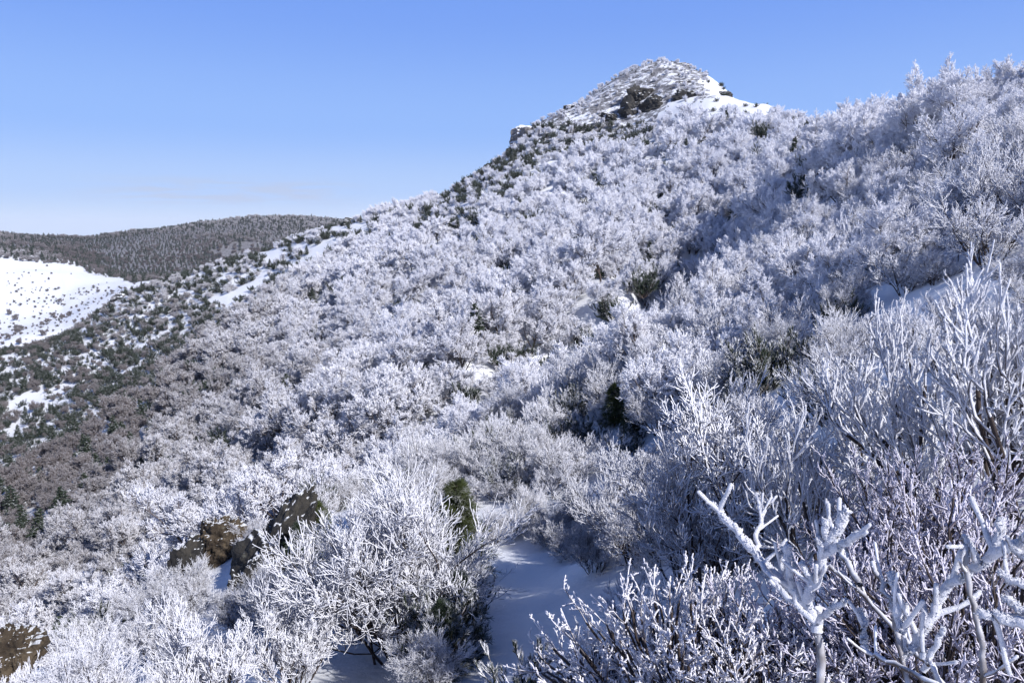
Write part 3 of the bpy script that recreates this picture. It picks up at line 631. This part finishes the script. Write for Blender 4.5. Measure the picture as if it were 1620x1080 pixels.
put(0, NEARFIR[1], 505, 17.5, .55, 0, 'fir', ('trunk', 'foliage'), 'fir_tree', label='low sunlit green fir at the top of the long dark rock', v=900, group=G_FIR)
put(0, NEARFIR[1], 972, 25, .5, 0, 'fir', ('trunk', 'foliage'), 'fir_tree', label='green topped fir above the gully among frosted shrubs', v=650, group=G_FIR)
put(0, NEARFIR[0], 1003, 23, .42, 0, 'fir', ('trunk', 'foliage'), 'fir_tree', label='dark fir just right of the green topped one', v=680, group=G_FIR)
put(0, NEARFIR[0], 655, 30, .38, 0, 'fir', ('trunk', 'foliage'), 'fir_tree', label='dark fir behind the frosted shrubs above the tall gully shrub', v=700, group=G_FIR)
for k, (uu, dd, ss, kk) in enumerate([(1470, 7.6, .82, 0), (1545, 7.0, .90, 1), (1610, 7.6, .85, 0), (1400, 8.6, .8, 1), (1660, 6.6, .9, 1)]):
    put(0, THICK[kk], uu, dd, ss, 0, rz=k * 1.3, label=['thick antler twigged shrub', 'tallest thick antler twigged shrub', 'thick rimed shrub', 'thick twigged shrub', 'rimed shrub cut by the frame'][k] + ' ' + ['left of the tallest one at right', 'rising near the right edge', 'at the right edge behind the tallest', 'behind the forked dark stem', 'at the far right edge'][k], v=650)
put(0, THICK[0], 1315, 6.9, .72, 0, rz=2.2, label='forked dark stemmed shrub with rimed twigs right of centre', v=800)
put(0, SHRUBS[0], 1230, 8.3, .85, 0, label='frosted shrub left of the forked dark stem', v=800)
put(0, SHRUBS[2], 1130, 8.8, .8, 0, label='upright frosted shrub behind the thick white antler branches', v=800)
put(0, FINE[0], 1085, 9.5, .68, 0, label='fine grey blue frosted shrub right of the gully head', v=800)
put(0, FINE[1], 1015, 12, .66, 0, label='fine frosted shrub leaning over the gully from the right', v=850)
put(0, THICK[1], 1015, 7.0, .5, 0, label='low shrub of thick pale rimed sticks right of the gully', v=900)
put(0, HEATH[0], 1490, 5.3, .92, 0, label='dense lavender domed heath bush below the antler twigs', v=850)
put(0, HEATH[1], 1405, 5.7, .72, 0, label='lavender heath bush just left of the larger dome', v=850)
put(0, HEATH[1], 1590, 3.9, .95, 0, label='dark brown heath bush in shade at the bottom right', v=1000)
put(0, HEATH[0], 1470, 3.7, .8, 0, label='brownish heath bush under the thick rimed branches', v=1000)
put(0, HEATH[1], 1330, 3.9, .85, 0, label='shaded heath bush between the mound shrub and dark sticks', v=1000)
put(0, MOUND[0], 1100, 3.7, .92, 0, label='sunlit rounded mound shrub with chunky white tips', v=1000)
put(0, MOUND[0], 1215, 3.4, .66, 0, label='shaded side bush right of the sunlit mound shrub', v=1000, rz=2)
put(0, MOUND[0], 965, 4.3, .55, 0, label='small pale mound shrub at the bottom left of the sunlit one', v=1040, rz=4)

# thick rimed branches close to the camera, traced joint by joint at their own distance
def at_px(u, v, r): a, t = ray(u, v); return (math.sin(a) * r, math.cos(a) * r, t * r)
def branches(lst, seed, mat):
    T = Tubes(); rs2 = np.random.RandomState(seed)
    for pts, r0, r1, w, knobs in lst:
        q = np.array([at_px(*p) for p in pts]); n = 5 * (len(q) - 1) + 1; t = np.linspace(0, len(q) - 1, n); i = np.minimum(t.astype(int), len(q) - 2); f = (t - i)[:, None]
        c = q[i] * (1 - f) + q[i + 1] * f; c[1:-1] = (c[:-2] + 2 * c[1:-1] + c[2:]) / 4; c[1:-1] += rs2.normal(0, .004, c[1:-1].shape)
        T.add(c[None], r0 * .9, r1 * .85, 9, w, w, tip=.5, bulge=.14)
        T.feathers(rs2, c, (r0 + r1) / 2 * .8, int((40 if w > .5 else 130) * (len(q) - 1)), .95)
        for _ in range(knobs):
            k = rs2.randint(1, n - 1); d = nrm(c[k] - c[k - 1]) * .6 + nrm(rs2.normal(0, 1, 3)) * .8 + (0, 0, .5)
            P_ = polyl(rs2, c[k][None], nrm(d)[None], np.array([rs2.uniform(.06, .18)]), 4, .3, .08); T.add(P_, r1 * .62, r1 * .5, 7, w * .4, w * .3, tip=.8, bulge=.12); T.feathers(rs2, P_[0], r1 * .55, 22, .9)
    return T
def sapling(lab, foot, main, side, seed):
    e = link(bpy.data.objects.new('rimed_sapling', None)); fx, fy, fz = at_dist(*foot); tag(e, lab, 'sapling', 'thick rimed saplings by the camera')
    for nm, l, m in (('stem', main, M_BARE), ('branches', side, M_THICKN)):
        me = branches(l, seed, m).mesh('sapling_' + nm, m); me.transform(__import__('mathutils').Matrix.Translation((-fx, -fy, -fz))); link(bpy.data.objects.new(nm, me), e)
    e.location = (fx, fy, fz)
sapling('sapling of thick white antler branches right of the sunlit mound shrub', (1300, 3.0, 1000),
  [([(1560,1180,2.6),(1480,1062,2.8),(1420,1000,2.9),(1355,930,3.0),(1312,895,3.1)], .011, .009, .85, 3), ([(1300,1120,3.0),(1296,1000,3.05),(1292,960,3.1)], .020, .017, .6, 0),
   ([(1360,925,3.0),(1335,880,3.2),(1318,840,3.5),(1306,790,3.9)], .014, .011, .9, 0), ([(1540,1120,2.5),(1480,1080,2.5),(1400,1045,2.6),(1362,1022,2.65)], .010, .009, .8, 4)],
  [([(1292,1000,3.05),(1284,962,3.1),(1250,930,3.15),(1200,885,3.3),(1165,840,3.4),(1128,800,3.5)], .026, .019, .0, 9), ([(1275,950,3.1),(1296,905,3.1),(1303,872,3.1),(1325,838,3.1),(1340,806,3.1)], .024, .017, 0, 5),
   ([(1303,875,3.1),(1330,862,3.05),(1358,842,3.0)], .020, .015, 0, 3), ([(1310,860,3.1),(1303,842,3.1),(1306,822,3.1)], .018, .016, 0, 1), ([(1300,880,3.1),(1298,860,3.1),(1292,850,3.1)], .018, .014, 0, 1),
   ([(1250,930,3.15),(1246,890,3.15),(1248,862,3.15)], .020, .017, 0, 1), ([(1240,915,3.2),(1236,885,3.2),(1238,868,3.2)], .016, .013, 0, 1), ([(1278,945,3.1),(1284,915,3.1),(1266,890,3.1)], .019, .014, 0, 1),
   ([(1292,985,3.05),(1312,966,3.0),(1336,948,2.95)], .016, .011, 0, 1), ([(1205,890,3.3),(1195,855,3.4),(1205,820,3.5),(1196,780,3.6)], .013, .010, 0, 6), ([(1200,885,3.3),(1235,935,3.0),(1290,985,2.95)], .014, .013, .1, 3)], 5)
sapling('sapling with a long dark stick and thick rimed arms at the right edge', (1540, 2.7, 1000),
  [([(1562,1160,2.6),(1558,1070,2.6),(1545,990,2.65),(1532,905,2.7),(1526,846,2.75)], .011, .010, .75, 4), ([(1450,1140,2.6),(1425,1035,2.7),(1412,965,2.75),(1395,925,2.8),(1380,888,2.85)], .011, .010, .6, 3),
   ([(1500,1120,2.6),(1480,1060,2.65),(1462,1040,2.7)], .012, .010, .7, 0)],
  [([(1425,1045,2.7),(1462,1000,2.75),(1482,950,2.8),(1502,925,2.8),(1545,900,2.75),(1578,862,2.75),(1582,820,2.8)], .018, .016, 0, 7), ([(1565,880,2.75),(1620,850,2.7),(1660,820,2.7)], .018, .016, 0, 4),
   ([(1424,1000,2.7),(1418,950,2.75),(1408,905,2.8)], .018, .015, 0, 1), ([(1370,1030,2.8),(1366,990,2.85),(1360,962,2.9)], .017, .013, 0, 1), ([(1460,1040,2.7),(1458,990,2.75),(1459,955,2.8)], .014, .012, 0, 1),
   ([(1660,995,2.5),(1600,980,2.5),(1548,968,2.5)], .021, .014, 0, 3), ([(1660,982,2.55),(1620,965,2.55),(1586,945,2.55)], .016, .012, 0, 1), ([(1660,945,2.6),(1620,925,2.6),(1580,905,2.6)], .017, .011, 0, 1),
   ([(1460,1060,2.7),(1480,1020,2.7),(1492,992,2.7)], .012, .010, 0, 1), ([(1545,900,2.75),(1536,868,2.75),(1526,850,2.75)], .016, .013, 0, 2), ([(1660,880,2.7),(1620,880,2.7),(1600,860,2.7)], .015, .012, 0, 1)], 6)

for k, (uu, vv, ss) in enumerate([(880,715,.8),(935,705,.9),(905,668,.8),(785,700,.7),(650,735,.8),(1195,425,1.0),(1215,455,.8),(1120,530,1.0),(1235,790,.55),(1275,800,.5),(1065,585,.9),(990,720,.7),(1180,640,.8),(1330,520,.9),(830,640,1.0),(560,770,.8)]):
    gx, gy, gz = ground_at(uu, vv, 7)
    place1('dwarf_pine', NEARPINE[k % 2], gx, gy, gz - .05, ss * .72, k * 1.7, 'dwarf pine', G_PINE, 'rime flecked dark green bush')
for k, (uu, vv, ss) in enumerate([(775,735,.62),(805,755,.6),(755,765,.55),(830,775,.6),(740,735,.6),(850,745,.6),(790,790,.5),(900,770,.6),(715,760,.6),(870,790,.5)]):
    gx, gy, gz = ground_at(uu, vv, 7); t = (SHRUBS + FINE)[k % 7]
    place('frosted_shrub', (('stems', t[0]), ('twigs', t[1])), gx, gy, gz - .05, ss, k * 1.3, 'shrub', G_SH, 'fine pale shrub')
# rocks
def outcrop(px, size, me_seed, mat, label, rz=0., dz=0., tilt=(0, 0), name='rock_outcrop', cat='rock', group=None, planes=26):
    me = rock(me_seed, size, mat, 6 if max(size) < 2.5 else 4, planes); o = link(bpy.data.objects.new(name, me)); o.location = (px[0], px[1], px[2 + 1] if len(px) > 3 else px[2] + dz); o.rotation_euler = (tilt[0], tilt[1], rz); tag(o, label, cat, group)
    return o
def rk(u, dist, v, size, seed, mat, label, dz=0, rz=0, tilt=(0, 0), name='rock_outcrop'):
    px = at_dist(u, dist, v) if dist else ground_at(u, v, 120); return outcrop(px, size, seed, mat, label, rz, dz, tilt, name)
rk(440, 17, 950, (.9, 1.15, 1.6), 3, M_ROCK, 'long dark leaning rock at the lower left among shrubs', .45, .5, (0, .45))
rk(492, 18, 950, (.7, .8, .95), 4, M_ROCK, 'mossy upper shoulder of rock right of the long dark rock', .3, .9, (0, .3))
rk(395, 16, 1000, (.7, .8, 1.3), 14, M_ROCK, 'dark lower block at the foot of the long rock', .1, .2, (0, .4))
rk(352, 21, 900, (.7, .75, 1.0), 5, M_ROCKB, 'brown rock with a snow cap at lower left', .5, .2, (0, .35))
rk(300, 20.5, 930, (.75, .8, .95), 6, M_ROCK, 'shaded dark rock face left of the brown one', .2, 1.2, (0, .5))  # dark material paints in the shade on the brown rock's left side
rk(28, 17.5, 1050, (.6, .65, .75), 7, M_ROCKB, 'brown weathered boulder in the bottom left corner', .55, .4, name='boulder')
for k, (uu, dd, vv, sz, lab) in enumerate([(832, 262, 208, (8, 8, 7), 'tallest grey crag jutting from the peak\'s left skyline'), (812, 261, 240, (5, 5, 5), 'dark crag just below the tallest skyline crag'), (775, 262, 262, (3.5, 4, 3.2), 'small dark crag lower down the left skyline'),
      (745, 262, 285, (3, 4, 2), 'low rock at the bottom of the left skyline crags'), (1050, 293, 122, (9, 7, 2.6), 'broad grey rock hump across the summit dome'), (1085, 0, 128, (5, 4, 2.2), 'grey rock right of the summit hump'), (1015, 0, 150, (8, 5, 4.5), 'dark rock cliff below left of the summit'),
      (1000, 0, 172, (6, 5, 5.0), 'darkest rock face under the summit cliff'), (1035, 0, 165, (6, 5, 4), 'rock block under the summit right of the dark face'), (1085, 0, 150, (5, 4, 3), 'dark block in the snow right of the summit cliff'), (1145, 0, 150, (2.5, 3, 1.6), 'small dark rock on the snowy right shoulder'),
      (965, 0, 185, (5, 4, 2.2), 'dark rock on the upper left flank of the peak'), (905, 266, 200, (4, 4, 1.6), 'low rock on the left skyline above the crag'), (1225, 212, 180, (1.6, 2, 1.1), 'dark rock knob on the saddle skyline'), (1312, 150, 198, (2.2, 2, 1.2), 'grey rocks by the right skyline dip'),
      (560, 300, 362, (6, 4, 2.2), 'dark rocks on the ridge step at left'), (470, 325, 385, (7, 5, 2.4), 'dark rock rib along the left ridge'), (200, 345, 466, (7, 5, 3), 'dark rocks at the ridge notch by the snowfield'), (90, 345, 525, (6, 5, 3.5), 'dark ridge rocks near the left edge'), (1205, 60, 380, (1.6, 1.6, 1.2), 'dark rock in the shrubs right of centre')]):
    rk(uu, dd, vv, sz, 20 + k, M_ROCKG if k in (0, 4, 5, 13, 14) else M_ROCK, lab, -sz[2] * (.85 if k in (4, 5) else .3), k * .7)
# the tall bare trunk on the right ridge
BT = frosted_tree(150, H=6.0, Wd=4.6, n=(9, 6, 6, 5, 4), fork=.6)
e = put(0, BT, 1500, 40, .95, 0, 'tree', ('trunk', 'crown'), 'frosted_tree', label='frosted tree with a tall bare dark trunk on the right ridge', v=290, group=G_TREE)

# the rest of the forest as one mass
def forest_mass(name, pts, protos, label):
    co = np.array([p[:3] for p in pts]); me = bpy.data.meshes.new(name); me.vertices.add(len(co)); me.vertices.foreach_set('co', co.astype(np.float32).ravel())
    me.attributes.new('sc', 'FLOAT', 'POINT').data.foreach_set('value', np.array([p[3] for p in pts], np.float32))
    me.attributes.new('rz', 'FLOAT', 'POINT').data.foreach_set('value', np.array([p[4] for p in pts], np.float32))
    me.attributes.new('ki', 'INT', 'POINT').data.foreach_set('value', np.array([p[5] for p in pts], np.int32))
    o = link(bpy.data.objects.new(name, me)); tag(o, label, None, None, 'stuff')
    ng = bpy.data.node_groups.new(name, 'GeometryNodeTree'); ng.interface.new_socket('Geometry', in_out='INPUT', socket_type='NodeSocketGeometry'); ng.interface.new_socket('Geometry', in_out='OUTPUT', socket_type='NodeSocketGeometry')
    gi = ng.nodes.new('NodeGroupInput'); go = ng.nodes.new('NodeGroupOutput'); L = ng.links.new
    jn = ng.nodes.new('GeometryNodeJoinGeometry')
    for pr in reversed(protos):
        j = ng.nodes.new('GeometryNodeJoinGeometry')
        for ob in pr:
            oi = ng.nodes.new('GeometryNodeObjectInfo'); oi.transform_space = 'ORIGINAL'; oi.inputs[0].default_value = ob; L(oi.outputs['Geometry'], j.inputs[0])
        g2 = ng.nodes.new('GeometryNodeGeometryToInstance'); L(j.outputs[0], g2.inputs[0]); L(g2.outputs[0], jn.inputs[0])
    ip = ng.nodes.new('GeometryNodeInstanceOnPoints'); L(gi.outputs[0], ip.inputs['Points']); L(jn.outputs[0], ip.inputs['Instance']); ip.inputs['Pick Instance'].default_value = True
    def attr(n, t): a = ng.nodes.new('GeometryNodeInputNamedAttribute'); a.data_type = t; a.inputs[0].default_value = n; return a.outputs[0]
    L(attr('ki', 'INT'), ip.inputs['Instance Index']); L(attr('sc', 'FLOAT'), ip.inputs['Scale'])
    cx = ng.nodes.new('ShaderNodeCombineXYZ'); L(attr('rz', 'FLOAT'), cx.inputs[2]); L(cx.outputs[0], ip.inputs['Rotation']); L(ip.outputs[0], go.inputs[0])
    md = o.modifiers.new('forest', 'NODES'); md.node_group = ng
    return o
def first_with(me): return next(o for o in C.objects if o.type == 'MESH' and o.data == me)
def ensure(parts, names):                  # an object that shows these meshes, for the mass to repeat
    out = []
    for me, nm in zip(parts, names):
        f = [o for o in C.objects if o.type == 'MESH' and o.data == me]
        out.append(f[0] if f else None)
    return out
fp = []
for k, t in enumerate(FARTREES):           # three far trees that carry the coarser meshes
    gx, gy, gz = ground_at([690, 860, 1010][k], [345, 300, 262][k])
    e = place('frosted_tree', (('trunk', t[0]), ('crown', t[1])), gx, gy, gz - .1, .8, k, 'tree', G_TREE, 'small round rime white tree'); fp.append(list(e.children) if e.children else [])
PRO = [ensure(t, ('trunk', 'crown')) for t in TREES] + [ensure(t, ('trunk', 'crown')) for t in FARTREES] + [ensure(t, ('t', 'f')) for t in FIRS] + [ensure((t,), ('p',)) for t in PINES]
PRO += [ensure(t, ('s', 't')) for t in SHRUBS + THICK + FINE] + [ensure((t,), ('p',)) for t in NEARPINE]
forest_mass('distant_forest', LOW, PRO, 'dense mass of frosted trees, firs and dwarf pines covering the far slopes')

forest_mass('thicket_edge', NEARM, PRO, 'rimed thicket of shrubs and low trees edging the near spur, some unseen for shade')
# wooded hill and snowfield beyond the ridge
x, y, z, u, v, r = scatter(110000, 640, 1560, -42, 12, 4.6, 3)
n2 = fbm(x / 70, y / 70, 3); rr_ = rs.rand(len(x)); HILL = []
edge = np.interp(u, [-400, 0, 100, 200, 300], [395, 397, 408, 436, 452])
for i in range(len(x)):
    if v[i] > edge[i] + 8 + n2[i] * 14 or (n2[i] > .36 and rr_[i] < .75) or hidden(x[i:i+1], y[i:i+1], z[i:i+1] + 8)[0]: continue
    dark = rs.rand() < .60 - .7 * n2[i]
    HILL.append((x[i], y[i], z[i] - .3, (1.12 + .9 * n2[i]) * rs.uniform(.55, 1.25), rs.uniform(0, 6.28), (8 + rs.randint(0, 3)) if dark else 5 + rs.randint(0, 3)))
forest_mass('hill_forest', HILL, PRO, 'dark fir and grey birch forest covering the low hill behind the ridge')
x, y, z, u, v, r = scatter(16000, 430, 1050, -42, -14, 3.6, 4); n2 = fbm(x / 60, y / 60, 3); BUSH = []
for i in range(len(x)):
    if v[i] < 398 or rs.rand() > .025 + .5 * (n2[i] > .3) + .5 * (v[i] > 455): continue
    BUSH.append((x[i], y[i], z[i] - .2, rs.uniform(.25, .75) * (1.5 if rs.rand() < .2 else .7), rs.uniform(0, 6), rs.choice([5, 6, 7, 11, 12])))
forest_mass('snowfield_scrub', BUSH, PRO, 'sparse low scrub dotting the bright snowfield at far left')

# thin winter air
def build_haze():
    h = 9500; b, t = -290, 105
    co = [(sx * h, sy * h, zz) for zz in (b, t) for sx, sy in ((-1, -1), (1, -1), (1, 1), (-1, 1))]
    f = [0, 3, 2, 1, 4, 5, 6, 7, 0, 1, 5, 4, 1, 2, 6, 5, 2, 3, 7, 6, 3, 0, 4, 7]
    m = bpy.data.materials.new('thin_air'); m.use_nodes = True; nt = m.node_tree; nt.nodes.remove(nt.nodes['Principled BSDF'])
    v = nt.nodes.new('ShaderNodeVolumePrincipled'); v.inputs['Color'].default_value = (.93, .96, 1.0, 1); v.inputs['Density'].default_value = HAZE; v.inputs['Anisotropy'].default_value = 0.2
    nt.links.new(v.outputs[0], nt.nodes['Material Output'].inputs['Volume'])
    tag(link(bpy.data.objects.new('haze', mesh_np('haze', co, f, [4] * 6, m, smooth=False))), kind='stuff')
HAZE = 6e-5
C.cycles.volume_bounces = 2
build_haze()
write_labels()
